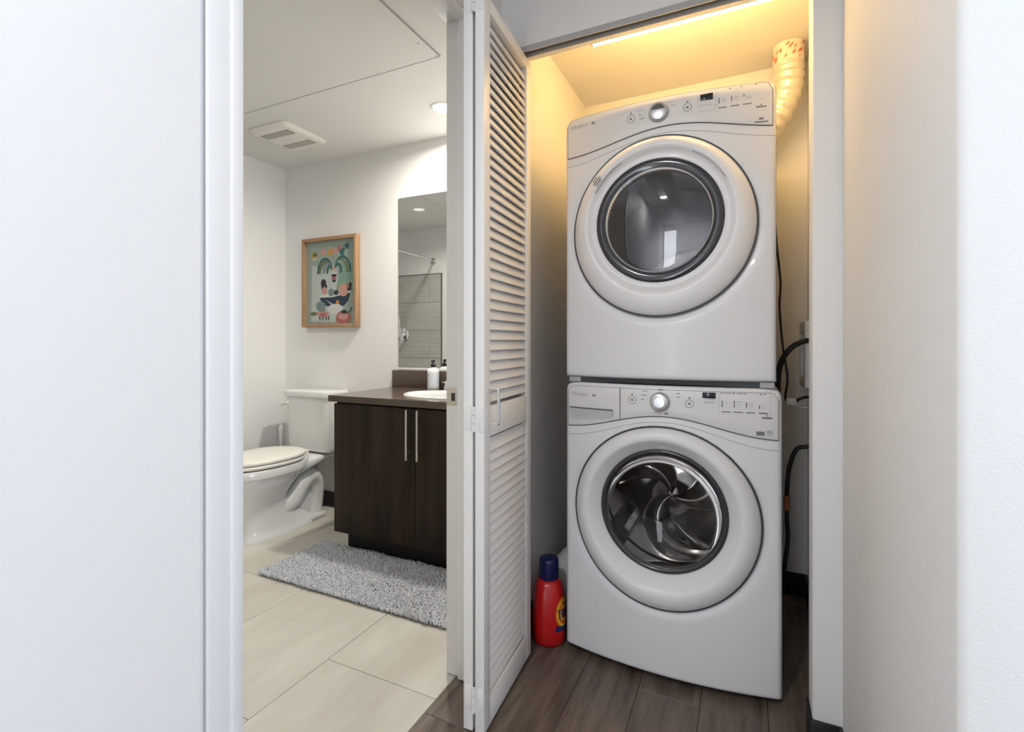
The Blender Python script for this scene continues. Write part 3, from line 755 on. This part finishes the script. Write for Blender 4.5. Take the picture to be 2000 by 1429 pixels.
def egg_slab(name, m, hw, y0, y1, z0, z1, dome=0):
    bm = bmesh.new(); n = 56; rs = []
    for f, z in ((.985, z0), (1, z0 + .003), (1, z1 - .005), (.985, z1 - .001), (.95, z1 + dome * .3), (.6, z1 + dome), (.02, z1 + dome * 1.2)):
        cy = (y0 + y1) / 2
        rs.append([(TX + (egg(k, n, hw, y0, y1)[0] - TX) * f, cy + (egg(k, n, hw, y0, y1)[1] - cy) * f, z) for k in range(n)])
    rings(bm, rs, cap0=True, cap1=True); return obj(name, bm, m, to, smooth=50)
egg_slab('seat', 'seat_plastic', .184, 1.682, 2.165, .405, .423)
egg_slab('seat_lid', 'seat_plastic', .182, 1.684, 2.17, .427, .446, .004)
for a in (-.07, .07): bx('seat_hinge', 'seat_plastic', to, TX + a - .02, TX + a + .02, 2.15, 2.185, .397, .435, bev=.005)
def rbox(bm, secs, n=48, e=7):
    rs = []
    for z, hx, y0, y1 in secs:
        rs.append([(TX + sup(2 * PI * (k + .5) / n, hx, 1, e)[0], (y0 + y1) / 2 + sup(2 * PI * (k + .5) / n, 1, (y1 - y0) / 2, e)[1], z) for k in range(n)])
    rings(bm, rs, cap0=True, cap1=True)
bm = bmesh.new(); rbox(bm, ((.398, .165, 2.262, 2.415), (.405, .172, 2.252, 2.42), (.44, .177, 2.245, 2.422), (.60, .183, 2.240, 2.425), (.742, .188, 2.236, 2.425)))
obj('tank', bm, 'porcelain', to, smooth=40)
bm = bmesh.new(); rbox(bm, ((.740, .190, 2.232, 2.430), (.745, .198, 2.222, 2.432), (.765, .199, 2.220, 2.432), (.776, .196, 2.224, 2.430), (.781, .186, 2.235, 2.425)))
obj('tank_lid', bm, 'porcelain', to, smooth=40)
bm = bmesh.new(); lathe(bm, ((.014, -.002), (.014, .010), (.010, .014)), (TX - .150, 2.240, .695), '-y', 20); tube(bm, [(TX - .150, 2.225, .695), (TX - .165, 2.221, .692), (TX - .205, 2.223, .684)], .006, 10)
obj('flush_lever', bm, 'chrome', to)

# toilet brush in the corner
tb = thing('toilet_brush', 'white toilet brush standing in the corner behind the toilet', 'toilet brush', (-2.80, 2.32, 0))
bm = bmesh.new(); lathe(bm, ((.045, 0), (.048, .01), (.042, .12), (.036, .16), (.034, .16)), (-2.80, 2.32, 0), n=28); obj('holder', bm, 'white_plastic', tb)
bm = bmesh.new(); lathe(bm, ((.030, .15), (.010, .18), (.009, .30), (.010, .42), (.015, .48), (.016, .515), (.010, .532), (.0001, .535)), (-2.80, 2.32, 0), n=20); obj('handle', bm, 'white_plastic', tb)

# vanity
va = thing('vanity_cabinet', 'dark espresso wood vanity cabinet with two doors', 'cabinet', (-1.42, 2.18, 0))
VX0, VX1 = -1.933, -.892
for a, b in ((VX0, VX0 + .018), (VX1 - .018, VX1)): bx('side_panel', 'espresso', va, a, b, 1.944, BACK - .014, .10, .777)
bx('bottom_panel', 'espresso', va, VX0 + .018, VX1 - .018, 1.944, BACK - .014, .10, .118)
bx('back_panel', 'espresso', va, VX0 + .018, VX1 - .018, BACK - .026, BACK - .014, .118, .777)
bx('front_rail', 'espresso', va, VX0 + .018, VX1 - .018, 1.944, 1.962, .70, .777)
bx('toe_kick', 'black_kick', va, VX0 + .02, VX1, 2.005, 2.40, 0, .102)
for (a, b, hx) in ((VX0, -1.4195, -1.448), (-1.4165, VX1, -1.386)):
    d = bx('door', 'espresso', va, a, b, 1.925, 1.9435, .104, .768, bev=.0012)
    bm = bmesh.new(); tube(bm, [(hx, 1.893, .528), (hx, 1.893, .765)], .0062, 14)
    for z in (.556, .736): tube(bm, [(hx, 1.893, z), (hx, 1.926, z)], .0045, 10)
    h = obj('handle', bm, 'nickel', d); h['label'] = 'brushed nickel bar pull'
# counter with an oval opening
ct = thing('countertop', 'brown quartz countertop with backsplash on the vanity', 'countertop', (-1.42, 2.18, .778))
SX, SY, SA, SB = -1.40, 2.165, .225, .150
cx0, cx1, cy0, cy1, cz0, cz1 = -1.962, -.888, 1.912, BACK - .001, .778, .810
angs = sorted(set([2 * PI * k / 64 for k in range(64)] + [math.atan2(yy - SY, xx - SX) % (2 * PI) for xx in (cx0, cx1) for yy in (cy0, cy1)]))
def rect_hit(a):
    c, s = math.cos(a), math.sin(a); t = 1e9
    for v, d, o_ in ((cx0, c, SX), (cx1, c, SX), (cy0, s, SY), (cy1, s, SY)):
        if abs(d) > 1e-9:
            q = (v - o_) / d
            if q > 1e-6: t = min(t, q)
    return SX + c * t, SY + s * t
def ell(a, sa=SA, sb=SB):
    c, s = math.cos(a), math.sin(a); r = 1 / math.sqrt((c / sa) ** 2 + (s / sb) ** 2); return SX + c * r, SY + s * r
bm = bmesh.new()
rings(bm, [[(*ell(a), cz0) for a in angs], [(*ell(a), cz1) for a in angs], [(*rect_hit(a), cz1) for a in angs], [(*rect_hit(a), cz0) for a in angs], [(*ell(a), cz0) for a in angs]])
bmesh.ops.remove_doubles(bm, verts=bm.verts, dist=1e-6)
obj('slab', bm, 'quartz', ct, smooth=30)
bx('backsplash', 'quartz', ct, -1.955, -.888, BACK - .021, BACK - .001, .8095, .914, bev=.0015)
bm = bmesh.new()
prof = ((1.09, .8105), (1.085, .8155), (1.05, .8185), (1.0, .8165), (.97, .806), (.955, .78), (.95, .70), (.8, .655), (.5, .64), (.1, .636), (.01, .636))
rings(bm, [[(SX + (ell(a)[0] - SX) * f, SY + (ell(a)[1] - SY) * f, z) for a in angs] for f, z in prof], cap1=True)
tag(obj('sink_basin', bm, 'porcelain', None, smooth=60), 'white oval sink set under the brown countertop', 'sink')
fc = thing('faucet', 'chrome sink faucet behind the basin', 'faucet', (-1.44, 2.365, .81))
bm = bmesh.new(); box(bm, -1.535, -1.345, 2.34, 2.39, .810, .824, bev=.006, seg=3); obj('base', bm, 'chrome', fc, smooth=60)
bm = bmesh.new(); tube(bm, spline([(-1.44, 2.365, .815), (-1.44, 2.365, .88), (-1.44, 2.34, .915), (-1.44, 2.29, .915), (-1.44, 2.255, .895)], 8), .0125, 16); obj('spout', bm, 'chrome', fc, smooth=60)
for x in (-1.52, -1.36):
    bm = bmesh.new(); lathe(bm, ((.022, .812), (.020, .835), (.016, .845), (.018, .856), (.012, .868), (.0001, .87)), (x, 2.365, 0), n=24); box(bm, x - .035, x + .012, 2.357, 2.373, .852, .862, bev=.004); obj('tap_handle', bm, 'chrome', fc, smooth=60)
sb_ = thing('soap_dispenser', 'white soap bottle with black pump on the countertop by the mirror', 'soap bottle', (-1.622, 2.372, .81))
bm = bmesh.new(); lathe(bm, ((.031, .8105), (.0335, .813), (.0335, .918), (.031, .929), (.022, .936), (.0135, .939), (.0135, .943)), (-1.622, 2.372, 0), n=36); sbd = obj('bottle', bm, 'soap_white', sb_, smooth=50)
bm = bmesh.new()
rings(bm, [[(-1.622 + .0339 * math.cos(R(a)), 2.372 + .0339 * math.sin(R(a)), z) for a in range(-160, 21, 6)] for z in (.826, .912)], close_u=False); obj('label', bm, 'soap_label', sbd, smooth=60)
bm = bmesh.new()
for z, a0, a1 in ((.902, -140, -100), (.894, -140, -100), (.882, -140, -108), (.872, -140, -112), (.860, -140, -104), (.848, -140, -110), (.840, -140, -104)):
    rings(bm, [[(-1.622 + .0342 * math.cos(R(a)), 2.372 + .0342 * math.sin(R(a)), zz) for a in range(a0, a1 + 1, 4)] for zz in (z - .0018, z + .0018)], close_u=False)
obj('label_print', bm, 'print_grey', sbd, smooth=60)
bm = bmesh.new(); lathe(bm, ((.0145, .942), (.0145, .958), (.008, .962), (.005, .970), (.0085, .971), (.0085, .982), (.0001, .984)), (-1.622, 2.372, 0), n=24); tube(bm, [(-1.622, 2.372, .977), (-1.615, 2.345, .975)], .004, 8); obj('pump', bm, 'pump_black', sb_, smooth=50)

# mirror
mi = thing('wall_mirror', 'large frameless wall mirror above the vanity', 'mirror', (-1.4, 2.435, 1.44))
bx('pane', 'mirror_silver', mi, -1.916, -.888, 2.4315, 2.4365, .931, 1.963)
bx('rail', 'white_plastic', mi, -1.920, -.888, 2.4275, 2.4375, .915, .9305, bev=.001)

# framed picture
pc = thing('framed_picture', 'wood framed illustration of a bathtub under a palm fountain on the wall', 'picture', (-2.46, 2.42, 1.48))
PX0, PX1, PZ0, PZ1, PY = -2.700, -2.226, 1.183, 1.774, 2.398
f = .022
for a in ((PX0, PX0 + f, PZ0, PZ1), (PX1 - f, PX1, PZ0, PZ1), (PX0 + f, PX1 - f, PZ0, PZ0 + f), (PX0 + f, PX1 - f, PZ1 - f, PZ1)):
    bx('frame_side', 'oak', pc, a[0], a[1], PY, BACK - .001, a[2], a[3], bev=.001)
bx('backing', 'art_ground', pc, PX0 + f, PX1 - f, PY + .022, PY + .026, PZ0 + f, PZ1 - f)
aw, ah = PX1 - PX0 - 2 * f, PZ1 - PZ0 - 2 * f
names = ['ground', 'pale', 'navy', 'white', 'pink', 'rose', 'gold', 'teal', 'olive', 'mint', 'black', 'grey', 'orange']
bm = bmesh.new(); lay = [0]
def ap(u, v): return (PX0 + f + u * aw, PY + .0218 - lay[0] * 2e-5, PZ0 + f + v * ah)
def poly(c, pts):
    lay[0] += 1; fc_ = bm.faces.new([bm.verts.new(ap(u, v)) for u, v in pts]); fc_.material_index = names.index(c)
AR = aw / ah
def blob(c, u, v, r, sy=1, n=14, jag=0):
    poly(c, [(u + r * (1 + random.uniform(-jag, jag)) * math.cos(2 * PI * k / n), v + r * AR * sy * (1 + random.uniform(-jag, jag)) * math.sin(2 * PI * k / n)) for k in range(n)])
def arc(c, u0, v0, ru, rv, a0, a1, w_, n=12):
    lay[0] += 1
    P_ = [(a0 + (a1 - a0) * i / n) for i in range(n + 1)]
    A_ = [bm.verts.new(ap(u0 + ru * math.cos(R(a)), v0 + rv * math.sin(R(a)))) for a in P_]
    B_ = [bm.verts.new(ap(u0 + (ru - w_) * math.cos(R(a)), v0 + (rv - w_ * AR) * math.sin(R(a)))) for a in P_]
    for i in range(n):
        q = bm.faces.new((A_[i], A_[i + 1], B_[i + 1], B_[i])); q.material_index = names.index(c)
poly('pale', [(.10, .03), (.62, .02), (.70, .30), (.62, .74), (.45, .62), (.12, .72)])
poly('mint', [(.62, .40), (.97, .36), (.97, .72), (.70, .74)])
for r_, c in ((.36, 'teal'), (.29, 'mint'), (.24, 'olive'), (.17, 'grey'), (.115, 'teal')):
    arc(c, .56 - r_ - .01, .70 - .02, -r_ if 0 else r_, .02 + r_ * .55, 20, 175, .045) if 0 else None
for dx, c, rv in ((.34, 'teal', .16), (.30, 'olive', .12), (.22, 'grey', .10), (.15, 'teal', .07)):
    arc(c, .56 - dx / 2, .60, dx / 2, rv + .04, 30, 178, .045)
for dx, c, rv in ((.36, 'teal', .17), (.30, 'olive', .13), (.26, 'mint', .12), (.18, 'teal', .09)):
    arc(c, .56 + dx / 2, .60, dx / 2, rv + .04, 2, 150, .045)
blob('gold', .17, .83, .062, 1.0); blob('olive', .18, .845, .052, .6); blob('pale', .17, .79, .045, .5)
for u, v, r, c in ((.36, .87, .05, 'pink'), (.50, .86, .055, 'orange'), (.60, .87, .05, 'pink'), (.68, .89, .045, 'rose'), (.78, .90, .05, 'grey'), (.84, .91, .045, 'teal'), (.74, .85, .055, 'teal'), (.50, .90, .03, 'gold'), (.46, .85, .035, 'gold'), (.60, .93, .03, 'mint'), (.55, .79, .03, 'mint')):
    blob(c, u, v, r, 1, 9, .3)
for v, r, c in ((.66, .05, 'pink'), (.60, .045, 'white'), (.575, .055, 'black'), (.54, .055, 'rose'), (.51, .04, 'black')): blob(c, .575, v, r, .45)
poly('navy', [(.26, .335), (.90, .375), (.86, .27), (.78, .215), (.58, .19), (.42, .215), (.32, .265)])
poly('white', [(.24, .345), (.92, .392), (.90, .362), (.55, .318), (.27, .318)])
poly('pale', [(.40, .29), (.46, .27), (.66, .20), (.60, .19)])
blob('black', .36, .49, .055, 1.2); blob('black', .375, .445, .06, 1); blob('pink', .38, .40, .055, 1.1); blob('grey', .52, .375, .06, 1.0); blob('navy', .62, .37, .05, .8)
blob('pink', .76, .40, .10, 1.0, 10, .15); blob('rose', .85, .45, .03, 1); blob('black', .90, .45, .03, 1.4); blob('black', .88, .405, .045, .6)
blob('orange', .65, .255, .035, 1); blob('rose', .62, .225, .03, .7)
blob('grey', .30, .215, .10, .8, 12, .12); blob('grey', .33, .165, .07, .9); blob('white', .60, .175, .16, .5)
poly('rose', [(.08, .135), (.24, .14), (.24, .115), (.09, .11)]); blob('olive', .15, .125, .06, .5)
poly('pink', [(.24, .145), (.46, .15), (.47, .09), (.25, .085)]); blob('rose', .35, .11, .07, .5)
for u in (.27, .33, .40, .45): poly('black', [(u, .09), (u + .02, .09), (u + .03, .045), (u + .012, .045)])
blob('rose', .76, .07, .15, .7, 16, .1); blob('pink', .76, .085, .10, .5); blob('black', .78, .14, .06, .6, 10, .3); poly('teal', [(.86, .13), (.90, .13), (.95, .19), (.92, .19)])
obj('illustration', bm, ['art_' + q for q in names], pc, smooth=0, recalc=False)

# bath mat with chenille pile
bmx = thing('bath_mat', 'shaggy grey bath mat on the tiles in front of the vanity', 'bath mat', (-1.55, 1.75, 0))
MX0, MX1, MY0, MY1 = -2.055, -1.02, 1.572, 1.968
bx('backing', 'mat_back', bmx, MX0 + .008, MX1 - .008, MY0 + .008, MY1 - .008, .0005, .012, bev=.004)
bm = bmesh.new()
nx, ny = 150, 58
for i in range(nx):
    for j in range(ny):
        x = MX0 + (i + .5 + random.uniform(-.45, .45)) * (MX1 - MX0) / nx; y = MY0 + (j + .5 + random.uniform(-.45, .45)) * (MY1 - MY0) / ny
        h = random.uniform(.010, .017) + (.003 * math.sin(x * 23) * math.sin(y * 31)); r = random.uniform(.0038, .0056)
        lx, ly = random.uniform(-.008, .008), random.uniform(-.008, .008)
        rs = []
        for t, s in ((0, .8), (.45, 1.05), (.85, .85), (1.0, .35)):
            rs.append([(x + lx * t * t + r * s * math.cos(2 * PI * k / 5 + i), y + ly * t * t + r * s * math.sin(2 * PI * k / 5 + i), .008 + h * t) for k in range(5)])
        rings(bm, rs, cap1=True)
pl = obj('pile', bm, 'mat_pile', bmx, smooth=80, recalc=False); pl['kind'] = 'stuff'

# ceiling fan grille
ef = thing('exhaust_fan', 'white square exhaust fan grille on the bathroom ceiling', 'exhaust fan', (-2.395, 2.035, CEIL))
bm = bmesh.new()
E0 = (-2.395, 2.035)
rs = []
for hx, z in ((.150, CEIL), (.152, CEIL - .006), (.142, CEIL - .020), (.128, CEIL - .024), (.10, CEIL - .025)):
    rs.append([(E0[0] + sup(2 * PI * (k + .5) / 40, hx, 1, 9)[0], E0[1] + sup(2 * PI * (k + .5) / 40, 1, hx * 1.05, 9)[1], z) for k in range(40)])
rings(bm, rs, cap1=True); obj('cover', bm, 'vent_plastic', ef, smooth=40)
for y0 in (1.935, 2.085):
    g_ = bx('grille', 'vent_dark', ef, E0[0] - .108, E0[0] + .108, y0, y0 + .055, CEIL - .0262, CEIL - .02)
    for q in range(6):
        bx('slat', 'vent_plastic', g_, E0[0] - .108, E0[0] + .108, y0 + .003 + q * .0092, y0 + .0065 + q * .0092, CEIL - .0275, CEIL - .0245)

def downlight(name, label, x, y, m, power, col, spread=150):
    t = thing(name, label, 'ceiling light', (x, y, CEIL))
    bm = bmesh.new(); lathe(bm, ((.048, CEIL - .001), (.049, CEIL - .005), (.062, CEIL - .004), (.064, CEIL)), (x, y, 0), n=40)
    for f_ in [f_ for f_ in bm.faces if len(f_.verts) > 4]: bm.faces.remove(f_)
    obj('trim_ring', bm, 'white_plastic', t)
    bm = bmesh.new(); lathe(bm, ((.0001, CEIL - .003), (.049, CEIL - .003), (.049, CEIL)), (x, y, 0), n=40); obj('lens', bm, m, t)
    if power:
        l = area('downlight_lamp', (0, 0, -.012), (0, 0, 0), .09, .09, power, col, 'DISK'); l.parent = t; l.data.spread = R(spread)
    return t
downlight('recessed_light', 'bright recessed ceiling light above the vanity sink', -1.398, 2.131, 'downlight_glow', 17, (1, .945, .85), 170)
downlight('recessed_light', 'small ceiling fitting at the shower seen in the mirror, with an added lamp', -2.67, 1.185, 'dim_glow', 5.5, (1, .95, .87))  # fitting is only a small glint; glow and lamp added as bathroom fill
downlight('recessed_light', 'recessed ceiling light of the hall behind the camera', -.46, -.30, 'downlight_glow', 10, (1, .985, .99), 180)

# shower corner, seen in the mirror
sw = thing('shower_surround', 'grey tiled shower wall with dark edge trim seen in the mirror', 'shower wall', (-3.28, BNY, 0))
bx('backer', 'grout', sw, -3.699, -2.876, BNY + .0004, BNY + .004, 0, 1.797)
z = 1.797; row = 0
while z > .02:
    z0 = max(z - .294, .02)
    xs_ = [-2.878, -3.02 if row % 2 == 0 else -3.02 - .0, -3.62, -3.699] if row % 2 == 0 else [-2.878, -3.33, -3.699]
    if row % 2 == 0: xs_ = [-2.878, -3.02, -3.62, -3.699]
    for a, b in zip(xs_, xs_[1:]):
        bx('tile', 'shower_tile', sw, b + .0012, a - .0012, BNY + .003, BNY + .011, z0 + .0014, z - .0014, bev=.0008, seg=1)
    z -= .294; row += 1
boxes('edge_trim', 'vent_dark', [(-2.878, -2.868, BNY + .0004, BNY + .013, 0, 1.803), (-3.699, -2.868, BNY + .0004, BNY + .013, 1.797, 1.804)], sw)
rd = thing('shower_rod', 'chrome shower curtain rod seen in the mirror', 'shower rod', (-2.98, BNY, 1.93))
bm = bmesh.new(); tube(bm, spline([(-2.98, BNY + .01, 1.935), (-2.93, .80, 1.935), (-2.91, 1.28, 1.935), (-2.93, 1.75, 1.935), (-2.98, 2.05, 1.935)], 8), .0125, 14); obj('rod', bm, 'chrome', rd, smooth=60)
for y, s in ((BNY, 1), (2.06, -1)):
    bm = bmesh.new(); lathe(bm, ((.034, 0), (.034, .010), (.020, .022), (.016, .03)), (0, 0, 0), '-y', 24)
    for v in bm.verts: v.co = Vector((-2.98 + v.co.x, y - v.co.y * s, 1.935 + v.co.z))
    obj('flange', bm, 'nickel', rd)
sh = thing('shower_set', 'chrome hand shower with valve on the tiled wall seen in the mirror', 'shower', (-3.38, BNY, 1.3))
bm = bmesh.new(); tube(bm, [(-3.40, BNY + .05, 1.10), (-3.40, BNY + .05, 1.70)], .009, 12)
for z in (1.12, 1.68): tube(bm, [(-3.40, BNY + .01, z), (-3.40, BNY + .05, z)], .012, 12)
obj('slide_bar', bm, 'chrome', sh)
bm = bmesh.new(); tube(bm, spline([(-3.40, BNY + .06, 1.50), (-3.39, BNY + .09, 1.62), (-3.37, BNY + .12, 1.70)], 6), .012, 12); lathe(bm, ((.0001, .0), (.045, .004), (.045, .018), (.02, .03)), (-3.37, BNY + .15, 1.70), '-y', 24); obj('hand_shower', bm, 'chrome', sh, smooth=60)
bm = bmesh.new(); tube(bm, spline([(-3.40, BNY + .06, 1.49), (-3.36, BNY + .08, 1.30), (-3.35, BNY + .07, 1.12), (-3.37, BNY + .06, 1.02), (-3.40, BNY + .02, 1.08)], 8), .0065, 10); obj('hose', bm, 'chrome', sh, smooth=60)
bm = bmesh.new(); lathe(bm, ((.075, -.011), (.075, -.017), (.03, -.022), (.028, -.06), (.0001, -.062)), (-3.36, BNY, 1.16), '-y', 32); box(bm, -3.37, -3.33, BNY + .05, BNY + .065, 1.06, 1.17, bev=.005); obj('valve', bm, 'chrome', sh, smooth=50)
